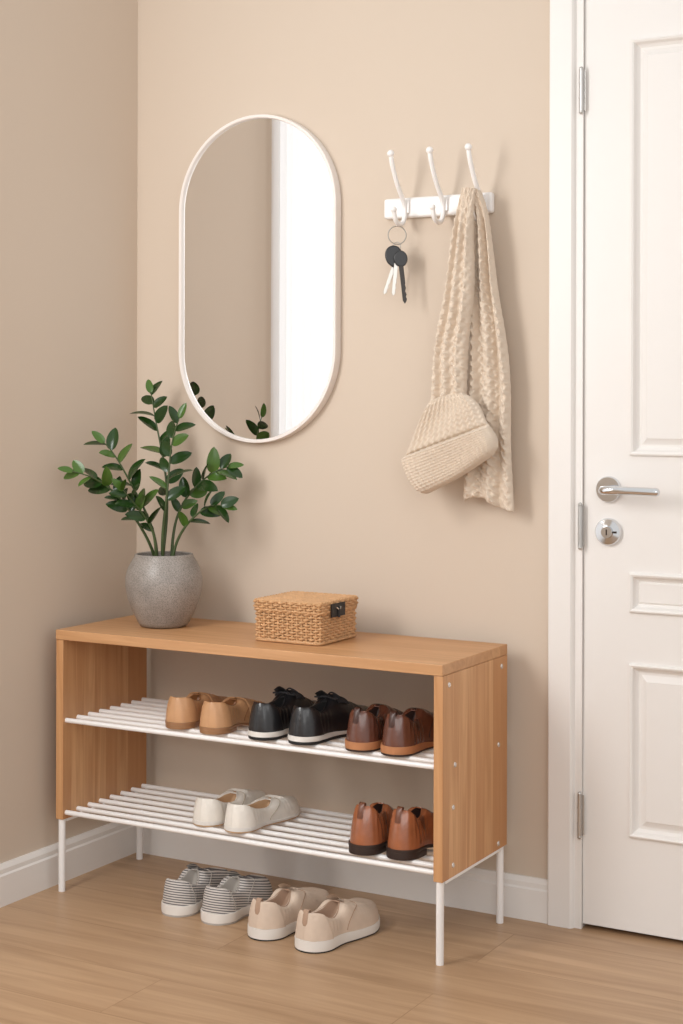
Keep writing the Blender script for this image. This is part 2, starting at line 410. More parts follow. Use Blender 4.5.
b.obj('mirror_frame',['mframe'],mir,mc)
b=MB(); pts=[(x,WY-0.016,z) for x,z in capsule(0.0088)]; b.add(pts,[tuple(range(len(pts)))]); b.obj('mirror_glass',['mirror'],mir,mc,smooth=False)

# ---------------------------------------------------------------- hook rail
rx0,rx1,rz0,rz1=-1.659,-1.395,1.508,1.553
rail=empty('coat_rack',((rx0+rx1)/2,WY,1.51),'white metal wall coat rack with three double hooks','coat rack')
b=MB(); b.box(rx0,rx1,WY-0.018,WY-0.0005,rz0,rz1); b.obj('rail',['wmetal'],rail,((rx0+rx1)/2,WY-0.009,1.530),smooth=False,bevel=0.006)
HX=(-1.602,-1.508,-1.417)
for hx in HX:
    b=MB(); P=[(0.092,0.108),(0.084,0.084),(0.060,0.044),(0.032,0.012),(0.024,-0.008),(0.030,-0.032),(0.048,-0.042),(0.068,-0.034),(0.078,-0.012)]
    pts=cat([(hx,WY-d,1.532+z) for d,z in P],6)
    b.tube(pts,0.0052,12); b.sphere(pts[0],0.0080); b.sphere(pts[-1],0.0070)
    b.box(hx-0.009,hx+0.009,WY-0.024,WY-0.018,1.518,1.546)
    b.obj('hook',['wmetal'],rail,(hx,WY-0.03,1.532))

# keys
kx=HX[0]-0.004; ky=WY-0.053
keys=empty('key_bunch',(kx,ky,1.472),'bunch of silver and dark keys hanging from hook','keys')
b=MB(); ring=[(kx+0.0200*math.sin(2*pi*i/40)*0.8,ky+0.0200*math.sin(2*pi*i/40)*0.6,1.4665+0.020*math.cos(2*pi*i/40)) for i in range(40)]
b.tube(ring,0.0013,8,closed=True); ring2=[(kx+0.009*math.sin(2*pi*i/24),ky-0.001,1.442+0.009*math.cos(2*pi*i/24)) for i in range(24)]
b.tube(ring2,0.001,8,closed=True); b.obj('key_ring',['key'],keys,(kx,ky,1.47))
def slab(mb,outline,c,t,ang,yaw,mi=0,sc=1.0):
    ca,sa=math.cos(ang),math.sin(ang); cy,sy=math.cos(yaw),math.sin(yaw); n=len(outline); vs=[]
    for dy in (-t/2,t/2):
        for (x,z) in outline:
            x*=sc; z*=sc
            X=x*ca-z*sa; Z=x*sa+z*ca
            vs.append((c[0]+X*cy-dy*sy,c[1]+X*sy+dy*cy,c[2]+Z))
    fs=[tuple(range(n)),tuple(range(n,2*n))]+[(i,(i+1)%n,n+(i+1)%n,n+i) for i in range(n)]
    mb.add(vs,fs,mi)
fo=[(0.019*math.cos(a)*(1+0.10*math.sin(a)),0.024*math.sin(a)) for a in [2*pi*i/32 for i in range(32)]]
b=MB(); slab(b,fo,(kx-0.006,ky-0.004,1.420),0.010,0.12,0.5); b.obj('key_fob',['fob'],keys,(kx,ky,1.415),bevel=0.003)
fo2=[(0.015*math.cos(a),0.018*math.sin(a)) for a in [2*pi*i/28 for i in range(28)]]
b=MB(); slab(b,fo2,(kx+0.012,ky-0.006,1.414),0.007,0.1,0.5); b.obj('key_fob',['fob'],keys,(kx,ky,1.41),bevel=0.002)
blade=[(-0.004,0.03),(-0.004,-0.03),(-0.001,-0.036),(0.002,-0.032),(0.0035,-0.028),(0.002,-0.024),(0.004,-0.02),(0.002,-0.014),(0.004,-0.009),(0.003,-0.003),(0.004,0.0),(0.004,0.03)]
for (dx,dy,z,a,sc,mt,yw) in ((-0.017,-0.002,1.372,-0.32,1.05,'key',0.45),(0.018,-0.006,1.360,0.12,1.25,'keyd',0.6),(-0.001,-0.008,1.372,-0.08,1.1,'key',0.55)):
    b=MB(); slab(b,blade,(kx+dx,ky+dy,z),0.003,a,yw,sc=sc)
    b.obj('key',[mt],keys,(kx+dx,ky+dy,z),smooth=False,bevel=0.0005)

# ---------------------------------------------------------------- scarf
scarf=empty('scarf',(HX[2],WY-0.06,1.54),'chunky cream cable-knit wool scarf hanging folded from hook','scarf')
def strand(name,ctrl,NU=220,NV=500,phase=0,amp=1.0,cols=5.0,hem=0.0,per=0.046,fa=0.011):
    P=[Vector((c[0],c[1],c[2])) for c in ctrl]
    def ev(t):
        n=len(ctrl)-1; f=t*n; i=min(int(f),n-1); u=f-i
        def comp(k):
            a=ctrl[max(i-1,0)][k];b2=ctrl[i][k];c=ctrl[i+1][k];d=ctrl[min(i+2,n)][k]
            return 0.5*((2*b2)+(-a+c)*u+(2*a-5*b2+4*c-d)*u*u+(-a+3*b2-3*c+d)*u**3)
        return [comp(k) for k in range(5)]
    rows=[]; L=0; prev=None
    for i in range(NV+1):
        t=i/NV; x,y,z,hw,ht=ev(t)
        x2,y2,z2,_,_=ev(min(1,t+0.004)); x1,y1,z1,_,_=ev(max(0,t-0.004))
        T_=Vector((x2-x1,0,z2-z1)).normalized(); S=Vector((-T_.z,0,T_.x))
        if S.x<0: S=-S
        Nn=Vector((0,-1,0)); c=Vector((x,y,z))
        if prev is not None: L+=(c-prev).length
        prev=c
        row=[]
        endr=min(1,max(0.0,(1-t))/0.02)**0.5
        wob=0.003*math.sin(14*t+phase*7)
        for j in range(NU):
            a=2*pi*j/NU; ca,sa=math.cos(a),math.sin(a)
            sx=math.copysign(abs(ca)**0.75,ca)*hw; sy=math.copysign(abs(sa)**0.55,sa)*ht*(0.25+0.75*endr)
            sn=sx/hw
            fold=fa*(math.sin(2.6*pi*sn+phase*4+1.2*math.sin(3*t)))*ss(0.02,0.25,t)*(1-0.35*t)
            cu=(sn*0.5+0.5)*cols+phase+0.10*math.sin(L*40)
            ci=math.floor(cu); col=cu-ci-0.5
            ph=2*pi*(L/per+0.37*ci)
            s1=0.25*math.sin(ph)
            h1=math.exp(-((col-s1)/0.19)**2)*(0.76+0.24*math.cos(ph)); h2=math.exp(-((col+s1)/0.19)**2)*(0.76-0.24*math.cos(ph))
            hh=(h1**3+h2**3)**(1/3)
            st=0.5+0.5*math.cos(2*pi*(L/0.0085)+(7 if h1>h2 else -7)*col)
            side=1-0.65*abs(ca)**6
            d=amp*(0.0092*hh+0.0018*st*hh+0.0005*st)*(0.45+0.55*ss(0.015,0.04,hw))*side
            hz=-hem*math.sin(2.5*sn-0.6)*ss(0.8,1,t)
            p=c+S*(sx+wob+(d*ca*0.30))+Nn*(sy+fold+d*(1 if sa>0 else -1)*abs(sa)**0.5)+Vector((0,0,hz))
            row.append(p)
        rows.append(row)
    b=MB(); b.grid(rows,closeu=True)
    for rr in (rows[0],rows[-1]):
        b.add(rr,[tuple(range(NU))])
    return b.obj(name,['scarf'],scarf,tuple(P[0]),merge=False,angle=180)
sy0=WY-0.055
strand('hanging_end',[(-1.417,WY-0.068,1.549,0.016,0.012),(-1.411,sy0+0.006,1.49,0.020,0.012),(-1.401,sy0+0.008,1.40,0.028,0.011),(-1.396,sy0+0.010,1.30,0.035,0.010),(-1.390,sy0+0.011,1.18,0.044,0.010),(-1.388,sy0+0.012,1.06,0.051,0.010),(-1.391,sy0+0.013,0.96,0.057,0.010),(-1.394,sy0+0.014,0.884,0.061,0.010)],hem=0.012,cols=4.0)
strand('folded_end',[(-1.422,WY-0.078,1.555,0.015,0.012),(-1.430,sy0-0.018,1.49,0.019,0.013),(-1.439,sy0-0.024,1.40,0.026,0.013),(-1.448,sy0-0.026,1.30,0.031,0.013),(-1.459,sy0-0.026,1.20,0.035,0.013),(-1.469,sy0-0.024,1.12,0.038,0.012),(-1.475,sy0-0.018,1.06,0.038,0.011)],phase=0.3,cols=3.0,fa=0.006)
def ribbed(name):
    b=MB(); NUU=210; NVV=190
    def WP(px,py): return Vector((-1.3917+(px-480)*0.00231-0.004, 1.098-(py-403)*0.00211))
    lines=[(0,(432,401),(469,392)),(0.28,(419,428),(482,405)),(0.55,(408,455),(490,422)),(0.62,(404,462),(494,427)),(0.8,(411,480),(500,438)),(1.0,(424,498),(501,451))]
    def line(v):
        out=[]
        for s_ in (1,2):
            out.append(Vector((interp([(l[0],l[s_][0]) for l in lines],v),interp([(l[0],l[s_][1]) for l in lines],v))))
        return out
    front=[];back=[]
    for i in range(NVV+1):
        v=i/NVV; a_,c_=line(v); fr=[];bk=[]
        for j in range(NUU+1):
            u=j/NUU
            q=a_*(1-u)+c_*u
            bow_=math.sin(pi*u)*(5*v-2.5)
            q=WP(q.x+bow_*0.35,q.y+bow_)
            rc=(max(0,abs(2*u-1)-0.8)/0.2)**2*(max(0,abs(2*v-1)-0.8)/0.2)**2
            cen=WP(452,446); q=q+(cen-q)*0.08*rc
            edge=(max(0,1-(abs(2*u-1))**10)**0.5)*(max(0,1-(abs(2*v-1))**12)**0.5)
            if v<=0.58:
                cc=u*13; cf=abs(cc-math.floor(cc)-0.5)
                pat=0.0024*(0.5+0.5*math.cos(2*pi*v*15+6*cf))+0.0018*math.cos(2*pi*cc)
                base=0.015
            else:
                k=ss(0.58,0.62,v)
                pat=0.0040*(0.5+0.5*math.cos(2*pi*u*20+1.5*v))+0.0012*math.cos(2*pi*v*34); base=0.015+0.014*k
            dip=-0.009*math.exp(-((v-0.575)/0.014)**2)
            crump=0.005*math.sin(7*u+5*v)*math.sin(4*v+1.0)
            th=(base+pat+dip+crump+0.006*math.sin(pi*u)*math.sin(pi*min(1,v*1.2)))*edge
            fr.append((q.x,sy0-0.034-th,q.y)); bk.append((q.x,sy0-0.034+0.008*edge,q.y))
        front.append(fr);back.append(bk)
    b.grid(front); b.grid(back)
    return b.obj(name,['scarf'],scarf,(-1.46,sy0-0.04,1.0),merge=True,angle=180)
ribbed('ribbed_cuff')

# ---------------------------------------------------------------- basket
kx0,kx1,ky0,ky1=-1.834,-1.671,2.876,3.038
kz=ZT1+0.0008; lidz=kz+0.066; ktop=kz+0.090
bask=empty('wicker_basket',((kx0+kx1)/2,(ky0+ky1)/2,kz),'small lidded wicker basket with black tag standing on bench','basket')
def rrect(x0,x1,y0,y1,r,step,mult=8):
    segs=[((x0+r,y0),(x1-r,y0)),((x1,y0+r),(x1,y1-r)),((x1-r,y1),(x0+r,y1)),((x0,y1-r),(x0,y0+r))]
    cent=[(x1-r,y0+r,-pi/2),(x1-r,y1-r,0),(x0+r,y1-r,pi/2),(x0+r,y0+r,pi)]
    dense=[]
    for k in range(4):
        (a,b2)=segs[k]; n=40
        for i in range(n): dense.append((a[0]+(b2[0]-a[0])*i/n,a[1]+(b2[1]-a[1])*i/n))
        cx,cy,a0=cent[k]
        for i in range(8): dense.append((cx+r*math.cos(a0+pi/2*i/8),cy+r*math.sin(a0+pi/2*i/8)))
    dense.append(dense[0]); L=[0]
    for i in range(1,len(dense)): L.append(L[-1]+math.dist(dense[i],dense[i-1]))
    tot=L[-1]; n=int(round(tot/step)); n-=n%mult; out=[];k=0
    for i in range(n):
        s_=tot*i/n
        while L[k+1]<s_: k+=1
        f=(s_-L[k])/(L[k+1]-L[k]); p=[dense[k][m_]+(dense[k+1][m_]-dense[k][m_])*f for m_ in (0,1)]
        tx,ty=dense[k+1][0]-dense[k][0],dense[k+1][1]-dense[k][1]; l=math.hypot(tx,ty)
        out.append((p[0],p[1],ty/l,-tx/l))
    return out
def weave_wall(mb,x0,x1,y0,y1,z0,z1,rowh,pitch=0.0115,r=0.0026,amp=0.0032):
    pts=rrect(x0,x1,y0,y1,0.012,pitch/6,12); n=int(round((z1-z0)/rowh))
    for k in range(n):
        z=z0+(k+0.5)*(z1-z0)/n; ring=[]
        for i,(x,y,nx,ny) in enumerate(pts):
            o=amp*math.cos(pi*i/6+pi*(k%2))-r
            ring.append((x+nx*o,y+ny*o,z+0.0005*math.sin(i*0.9+k)))
        mb.tube(ring,r,6,0,closed=True)
    for i in range(0,len(pts),6):
        x,y,nx,ny=pts[i]; mb.tube([(x-nx*r,y-ny*r,z0),(x-nx*r,y-ny*r,z1)],0.0025,6)
b=MB()
weave_wall(b,kx0,kx1,ky0,ky1,kz+0.003,lidz,0.0058)
pp=rrect(kx0,kx1,ky0,ky1,0.012,0.006)
for zz in (kz+0.0034,): b.tube([(x-nx*0.001,y-ny*0.001,zz) for x,y,nx,ny in pp],0.0034,8,0,closed=True)
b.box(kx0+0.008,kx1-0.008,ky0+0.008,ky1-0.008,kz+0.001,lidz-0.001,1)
b.obj('basket_body',['wicker','wicker_in'],bask,((kx0+kx1)/2,(ky0+ky1)/2,kz),merge=False)
b=MB(); e=0.003
weave_wall(b,kx0-e,kx1+e,ky0-e,ky1+e,lidz,ktop-0.003,0.0058)
pp=rrect(kx0-e,kx1+e,ky0-e,ky1+e,0.012,0.003)
for zz in (ktop-0.003,lidz+0.001):
    for ph in (0,pi):
        b.tube([(x+nx*(-0.002+0.0013*math.cos(i*0.8+ph)),y+ny*(-0.002+0.0013*math.cos(i*0.8+ph)),zz+0.0013*math.sin(i*0.8+ph)) for i,(x,y,nx,ny) in enumerate(pp)],0.0019,6,0,closed=True)
ny_=int((ky1-ky0)/0.0058)
for k in range(ny_):
    y=ky0+0.003+k*(ky1-ky0-0.006)/(ny_-1); pts=[]
    for i in range(88):
        x=kx0+0.002+(kx1-kx0-0.004)*i/87; pts.append((x,y,ktop-0.0045+0.0022*math.cos(2*pi*(x-kx0)/0.023+pi*(k%2))))
    b.tube(pts,0.0026,6)
for k in range(14):
    x=kx0+0.005+k*0.0115; b.tube([(x,ky0,ktop-0.0045),(x,ky1,ktop-0.0045)],0.0021,6)
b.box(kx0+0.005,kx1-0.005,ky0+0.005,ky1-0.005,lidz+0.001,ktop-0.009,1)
b.obj('basket_lid',['wicker','wicker_in'],bask,((kx0+kx1)/2,(ky0+ky1)/2,lidz),merge=False)
b=MB(); b.box(kx1+0.0055,kx1+0.008,ky0+0.036,ky0+0.094,lidz-0.010,lidz+0.018)
b.tube([(kx1+0.009,ky0+0.065,lidz-0.012),(kx1+0.009,ky0+0.065,lidz+0.010)],0.003,8)
b.tube([(kx1+0.008,ky0+0.056,lidz+0.010),(kx1+0.010,ky0+0.060,lidz+0.006),(kx1+0.010,ky0+0.070,lidz+0.006),(kx1+0.008,ky0+0.074,lidz+0.010)],0.0012,6,1)
b.obj('tag',['black','screw'],bask,(kx1+0.006,ky0+0.07,lidz),smooth=False)

# ---------------------------------------------------------------- plant
px,py=-2.133,2.962; pz=ZT1+0.0005
plant=empty('potted_plant',(px,py,pz),'green zz plant in speckled grey round pot on bench','potted plant')
b=MB()
prf=[(0,0),(0.047,0),(0.053,0.002),(0.059,0.010),(0.071,0.034),(0.0825,0.064),(0.0878,0.092),(0.0875,0.112),(0.083,0.131),(0.0745,0.148),(0.068,0.158),(0.0665,0.163),(0.064,0.165),(0.061,0.163),(0.061,0.155),(0.066,0.14),(0.070,0.13),(0.0,0.13)]
b.lathe(prf,px,py,72,0,'Z',pz); b.obj('pot',['pot'],plant,(px,py,pz))
b=MB(); b.lathe([(0.0,0.1485),(0.03,0.150),(0.055,0.1475),(0.0625,0.1455),(0.0625,0.135),(0,0.135)],px,py,40,0,'Z',pz); b.obj('soil',['soil'],plant,(px,py,pz+0.14))
Rv=Vector((0.8712,0.4909,0)); Fv=Vector((-0.4909,0.8712,0)); Up=Vector((0,0,1))
def leaf(mb,base,d,nrm,l,w,mi,curl=0.14):
    d=d.normalized(); s_=d.cross(nrm).normalized(); nrm=s_.cross(d).normalized()
    rows=[]; nL=10
    for i in range(nL+1):
        t=i/nL; wd=w*(math.sin(pi*min(1,t**0.85))**0.62 if 0<t<1 else 0)*0.5+0.0005
        c=base+d*(l*t)+nrm*(-curl*l*t*t)
        rows.append([c+s_*(wd*k)+nrm*(0.24*wd*abs(k)) for k in (-1,-0.5,0,0.5,1)])
    mb.grid(rows,mi)
def frond(off,tip,mid,n,l0,seed,t0=0.34):
    rnd=random.Random(seed)
    base=Vector((px,py,pz+0.14))+Rv*off[0]+Fv*off[1]
    top=Vector((px,py,pz+0.165))+Rv*tip[0]+Up*tip[1]+Fv*tip[2]
    midp=Vector((px,py,pz+0.165))+Rv*mid[0]+Up*mid[1]+Fv*mid[2]
    pts=[]; K=28
    for i in range(K+1):
        t=i/K; pts.append(base*(1-t)**2+midp*2*t*(1-t)+top*t*t+Rv*0.005*math.sin(7*t+seed)+Fv*0.005*math.sin(6*t+2*seed))
    b=MB(); b.tube(pts,[0.0026*(1-t/K)+0.0012 for t in range(K+1)],8,0)
    for k in range(n):
        t=t0+(0.96-t0)*k/(n-1)+rnd.uniform(-0.018,0.018); f=t*K; i=min(int(f),K-1); p=pts[i].lerp(pts[i+1],f-i); tg=(pts[i+1]-pts[i]).normalized()
        side=tg.cross(Vector((-Fv.x,-Fv.y,0.25))).normalized()
        ang=rnd.uniform(-1.0,1.0); side=(Matrix.Rotation(ang,3,tg)@side)
        sg=1 if k%2 else -1
        d=side*sg*1.0+tg*(0.5+0.5*t+rnd.uniform(-0.3,0.4))+Vector((0,0,rnd.uniform(-0.15,0.2)))
        nr=Vector((0.30,-0.65,0.8))+Vector((rnd.uniform(-.7,.7),rnd.uniform(-.6,.6),rnd.uniform(-.4,.4)))
        l=l0*(0.8+0.35*math.sin(pi*(k+1)/(n+1)))*rnd.uniform(0.78,1.16)
        leaf(b,p,d,nr,l,l*rnd.uniform(0.46,0.60),1 if rnd.random()<0.75 else 2,rnd.uniform(0.05,0.28))
    leaf(b,pts[-1]-tg*0.004,tg,Vector((0.3,-0.7,0.6)),l0*0.8,l0*0.36,2)
    return b.obj('frond',['stem','leaf','leaf2'],plant,tuple(base),merge=False,angle=180)
fr=[((-0.004,0.01),(-0.048,0.370,0.128),(0.004,0.24,0.09),12,0.047),
    ((-0.018,-0.01),(-0.140,0.255,-0.03),(-0.030,0.15,-0.01),11,0.050),
    ((-0.024,0.01),(-0.205,0.190,-0.06),(-0.055,0.15,-0.02),13,0.045),
    ((0.014,0.01),(0.148,0.198,0.02),(0.030,0.18,0.02),12,0.047),
    ((0.020,-0.01),(0.142,0.110,-0.03),(0.055,0.13,-0.01),9,0.045),
    ((0.005,-0.015),(0.042,0.312,-0.026),(-0.012,0.17,-0.02),11,0.048),
    ((-0.012,-0.02),(-0.085,0.150,-0.07),(-0.025,0.10,-0.05),8,0.048)]
for i,a in enumerate(fr): frond(*a,seed=31+i)

# ---------------------------------------------------------------- shoes
class Shoe:
    def __init__(s,L,W,Wh,H,hh,st,topen,side,f=0.74,toe=0.20,toen=2.0,e1=0.55,e2=0.9,spring=0.006,lean=0.009):
        s.__dict__.update(locals())
    def w(s,t):
        t=max(0,min(1,t))
        base=interp([(0,s.Wh),(0.16,s.Wh),(0.36,s.Wh*0.94),(0.52,(s.Wh+s.W)/2),(0.70,s.W),(0.86,s.W*0.92),(1.0,s.W*0.74)],t)
        a=s.Wh*1.1/s.L
        if t<a: base*=math.sqrt(max(0,1-(1-t/a)**2))
        if t>1-s.toe: base*=max(0,1-((t-(1-s.toe))/s.toe)**s.toen)**(1/s.toen)
        return base
    def q(s,t,z): return 1-0.20*max(0,min(1.3,z/0.06))*max(0,1-t/0.40)
    def c(s,t): return s.side*(0.006*ss(0.3,0.75,t)-0.009*ss(0.7,1,t))*-1
    def zs(s,t): return s.hh+(s.st-s.hh)*ss(0.22,0.58,t)+s.spring*max(0,(t-0.72)/0.28)**2
    def zb(s,t): return s.zs(t)-s.st
    def op(s,t): return s.w(t)*s.f*ss(0.008,0.05,t)*math.sqrt(max(0,1-ss(s.topen-0.26,s.topen,t)))
    def y(s,t,z=0):
        return t*s.L-0.045 + s.lean*(max(0,z)/0.06)**2*max(0,1-t/0.2)
    def S(s,t,a,off=0):
        sg=1 if a>=0 else -1; A=abs(a); w=s.w(t); o=s.op(t); H=interp(s.H,t)
        x=o+(w-o)*max(0,math.cos(A))**s.e1; z=H*max(0,math.sin(A))**s.e2
        x=x*s.q(t,z)+off*math.cos(A); z+=off*math.sin(A)
        return (s.c(t)+sg*x, s.y(t,z)-(off if t<0.03 else 0), s.zs(t)+z)
def build_shoe(kind,x,y,z,yaw,side,P):
    e=empty('shoe',(x,y,z),P['label'],'shoe',P['group'],rot=-math.radians(yaw))
    s=Shoe(P['L'],P['W'],P['Wh'],P['H'],P['hh'],P['st'],P['topen'],side,**P.get('kw',{}))
    NT=110; ts=[(1-math.cos(pi*i/NT))/2 for i in range(NT+1)]
    NA=14
    def row(t):
        out=[]
        c1=0.0020*math.sin(2*pi*(t-0.58)/0.040)*ss(0.56,0.60,t)*(1-ss(0.68,0.73,t))
        c2=0.0012*math.sin(2*pi*t/0.05+1)*ss(0.06,0.12,t)*(1-ss(0.28,0.36,t))
        kk=P.get('crease',1)
        cre=c1*kk
        for i in range(NA+1):
            f=i/NA; out.append(s.S(t,pi/2*f,kk*(c1*math.sin(pi/2*f)*(0.8+0.2*math.sin(9*f))+c2*math.sin(pi*f))))
        w=s.w(t);o=s.op(t);H=interp(s.H,t); g=min(1,o/max(1e-5,0.35*w)) if w>1e-4 else 0
        zs=s.zs(t); ins=0.004
        inner=[(o*0.94,H+0.0012*g+cre),(o*0.89,H+0.0004*g+cre),(o*0.87,H-(0.004)*g+cre),(o*0.87,H-(H-ins)*0.5*g+cre),(o*0.84,H-(H-ins)*0.9*g+cre),(o*0.7,H-(H-ins)*g+cre),(o*0.35,H-(H-ins)*g+cre),(0,H-(H-ins)*g+cre)]
        for xx,zz in inner: out.append((s.c(t)+xx*s.q(t,zz),s.y(t,zz),zs+zz))
        left=[]
        for p in reversed(out[:-1]): left.append((2*s.c(t)-p[0],p[1],p[2]))
        return out+left
    rows=[row(t) for t in ts]; C=len(rows[0]); b=MB()
    vs=[p for r in rows for p in r]
    fo=[];fi=[]
    for i in range(NT):
        for j in range(C-1):
            f=(i*C+j,i*C+j+1,(i+1)*C+j+1,(i+1)*C+j)
            k=j if j<C//2 else C-2-j
            (fi if k>=NA+2 else fo).append(f)
    b.v=[tuple(p) for p in vs]; b.f=fo+fi; b.m=[0]*len(fo)+[1]*len(fi)
    b.obj('upper',[P['upper'],P['lining']],e,local=True,angle=75)
    ext=P.get('ext',0.002)
    def prof(t,z0,z1,x=ext,mid=0):
        w=s.w(t)+x*min(1,(s.w(t)/0.01)); c=s.c(t); yy=(t-0.5)*(s.L+2*ext)+0.5*s.L-0.045
        return [(c+w*0.985,yy,z0),(c+w,yy,z0+(z1-z0)*0.15),(c+w,yy,z0+(z1-z0)*0.85),(c+w*0.985,yy,z1),(c,yy,z1),(c-w*0.985,yy,z1),(c-w,yy,z0+(z1-z0)*0.85),(c-w,yy,z0+(z1-z0)*0.15),(c-w*0.985,yy,z0),(c,yy,z0)]
    top_over=0.002
    if P.get('heel'):
        b=MB(); b.grid([prof(t,s.zb(t)+0.0,s.zs(t)+top_over) for t in ts],closeu=True); b.obj('sole',[P['sole']],e,local=True)
        b=MB(); th=[0.27*(1-math.cos(pi/2*i/24)) for i in range(25)]
        rr=[prof(t,0,s.zb(t)-0.0002,ext-0.0008) for t in th]; b.grid(rr,closeu=True); b.add(rr[-1],[tuple(range(10))]); b.obj('heel',[P['heel']],e,local=True)
    else:
        b=MB(); zb=lambda t: s.spring*max(0,(t-0.72)/0.28)**2
        oz=P.get('oz',0.004)
        b.grid([prof(t,zb(t)+oz,s.zs(t)+top_over) for t in ts],closeu=True); b.obj('sole',[P['sole']],e,local=True)
        b=MB(); b.grid([prof(t,zb(t),zb(t)+oz-0.0002,ext-0.001) for t in ts],closeu=True); b.obj('outsole',[P.get('outsole',P['sole'])],e,local=True)
    def patch(name,mt,tfun,a0,a1,off,n=24,m_=12):
        b=MB(); r1=[]
        for i in range(n+1):
            a=a0+(a1-a0)*i/n; t0,t1=tfun(a)
            r1.append([s.S(t0+(t1-t0)*j/m_,a,off*(1 if 0<j<m_ else 0.2)) for j in range(m_+1)])
        b.grid(r1); return b.obj(name,[mt],e,local=True,angle=60)
    A=pi/2
    b=MB(); pts=[]
    tt=[0.03+(s.topen-0.04-0.03)*(1-math.cos(pi*i/30))/2 for i in range(31)]
    for t in tt: pts.append(s.S(t,A,0))
    for t in reversed(tt[1:-1]): pts.append(s.S(t,-A,0))
    b.tube([(p[0],p[1],p[2]-0.0004) for p in pts],0.0016,8,closed=True); b.obj('collar_trim',[P.get('rim',P['upper'])],e,local=True)
    sm=P.get('seam')
    if sm:
        for sg in (1,-1):
            b=MB(); b.tube([s.S(0.40+0.20*ss(0.1,1.4,a_),sg*a_,0.0007) for a_ in [0.12+(A-0.16)*i/20 for i in range(21)]],0.0009,5); b.obj('seam',[sm],e,local=True)
            b=MB(); b.tube([s.S(0.17-0.05*ss(0.1,1.4,a_),sg*a_,0.0010) for a_ in [0.12+(A-0.25)*i/16 for i in range(17)]],0.0009,5); b.obj('seam',[sm],e,local=True)
    for d in P.get('det',[]):
        if d=='strap':
            patch('strap',P['strapmat'],lambda a:(P['topen']-0.01,P['topen']+0.09),-A,A,0.0026,32)
        if d=='counter':
            for sg in (1,-1):
                patch('heel_counter',P['cmat'],lambda a:(0.0,0.20-0.09*abs(a)/A),sg*0.03,sg*A*0.9,0.0022,14,14)
        if d=='tab':
            b=MB(); H0=interp(s.H,0.02); z0=s.zs(0)
            rws=[]
            for zz,dy in ((H0-0.024,-0.0008),(H0-0.018,-0.0022),(H0-0.010,-0.0024),(H0-0.002,-0.0024),(H0+0.005,-0.0015),(H0+0.007,0.002),(H0+0.005,0.006),(H0-0.004,0.007)):
                rws.append([(xx*0.0065,s.y(0.0,zz)+dy+(0.0022*xx*xx if zz<H0+0.004 else 0.001),z0+zz) for xx in (-1,-0.5,0,0.5,1)])
            b.grid(rws); b.obj('pull_tab',[P['tabmat']],e,local=True)
        if d=='elastic':
            for sg in (1,-1):
                patch('elastic_gusset',P['gmat'],lambda a:(0.235-0.03*ss(0.5,1.5,abs(a)),0.255+0.04*ss(0.55,1.5,abs(a))),sg*0.6,sg*A*0.93,0.0016,12,8)
        if d=='tongue':
            b=MB(); t0=P['topen']; rws=[]
            for i in range(10):
                f=i/9; t=t0+0.02-0.10*f; zc=s.zs(t)+interp(s.H,t0)+0.001+0.014*f
                rws.append([(s.c(t)+k*0.018,s.y(t),zc-0.008*k*k) for k in (-1,-0.66,-0.33,0,0.33,0.66,1)])
            b.grid(rws); b.obj('tongue',[P['upper']],e,local=True)
        if d=='laces':
            b=MB(); t0=P['topen']; n=4
            for k in range(n):
                t=t0-0.015+0.038*k; aw=0.62
                for sg in (1,-1):
                    pts=[]
                    for i in range(13):
                        u=i/12*2-1; a=A-abs(u)*aw; aa=(a if u>=0 else -a)
                        p=Vector(s.S(min(1,t+0.012*sg*u),aa if abs(u)>0.01 else A,0.0034)); 
                        if t<t0: p.z=max(p.z,s.zs(t)+interp(s.H,t)+0.001)
                        pts.append(p)
                    b.tube(pts,0.0020,6)
            p0=Vector(s.S(t0-0.01,A,0.006)); 
            for sg in (1,-1):
                b.tube(cat([p0,p0+Vector((sg*0.014,-0.004,0.008)),p0+Vector((sg*0.028,0.004,-0.001)),p0+Vector((sg*0.013,0.008,0.001)),p0],5),0.0019,6)
                b.tube(cat([p0,p0+Vector((sg*0.014,0.012,-0.001)),p0+Vector((sg*0.030,0.020,-0.014))],5),0.0019,6)
            b.obj('laces',[P['lacemat']],e,local=True)
    return e
H_loaf=[(0,0.054),(0.08,0.052),(0.25,0.041),(0.38,0.042),(0.47,0.052),(0.6,0.048),(0.78,0.036),(0.92,0.027),(1,0.013)]
H_low=[(0,0.048),(0.08,0.046),(0.25,0.032),(0.42,0.029),(0.55,0.038),(0.66,0.040),(0.80,0.033),(0.92,0.025),(1,0.012)]
H_lace=[(0,0.060),(0.08,0.058),(0.22,0.046),(0.34,0.054),(0.43,0.070),(0.58,0.060),(0.76,0.040),(0.92,0.031),(1,0.015)]
H_sneak=[(0,0.054),(0.08,0.052),(0.25,0.036),(0.36,0.040),(0.46,0.056),(0.6,0.050),(0.78,0.039),(0.92,0.031),(1,0.016)]
H_chel=[(0,0.078),(0.08,0.074),(0.20,0.056),(0.30,0.060),(0.38,0.072),(0.5,0.064),(0.7,0.043),(0.88,0.032),(1,0.014)]
H_chuk=[(0,0.064),(0.08,0.061),(0.22,0.045),(0.33,0.054),(0.42,0.068),(0.56,0.058),(0.74,0.042),(0.9,0.032),(1,0.015)]
L_tan=leather('tan_leather',(198,150,108)); L_tand=leather('tan_leather_dark',(146,98,60)); L_tans=leather('stacked_leather',(156,112,76))
L_blk=leather('black_leather',(30,29,31),0.34,0.4); L_blks=simple('black_rubber',(30,28,28),0.6); W_s=simple('white_rubber',(228,222,215),0.6); L_lace=simple('black_laces',(48,46,48),0.7)
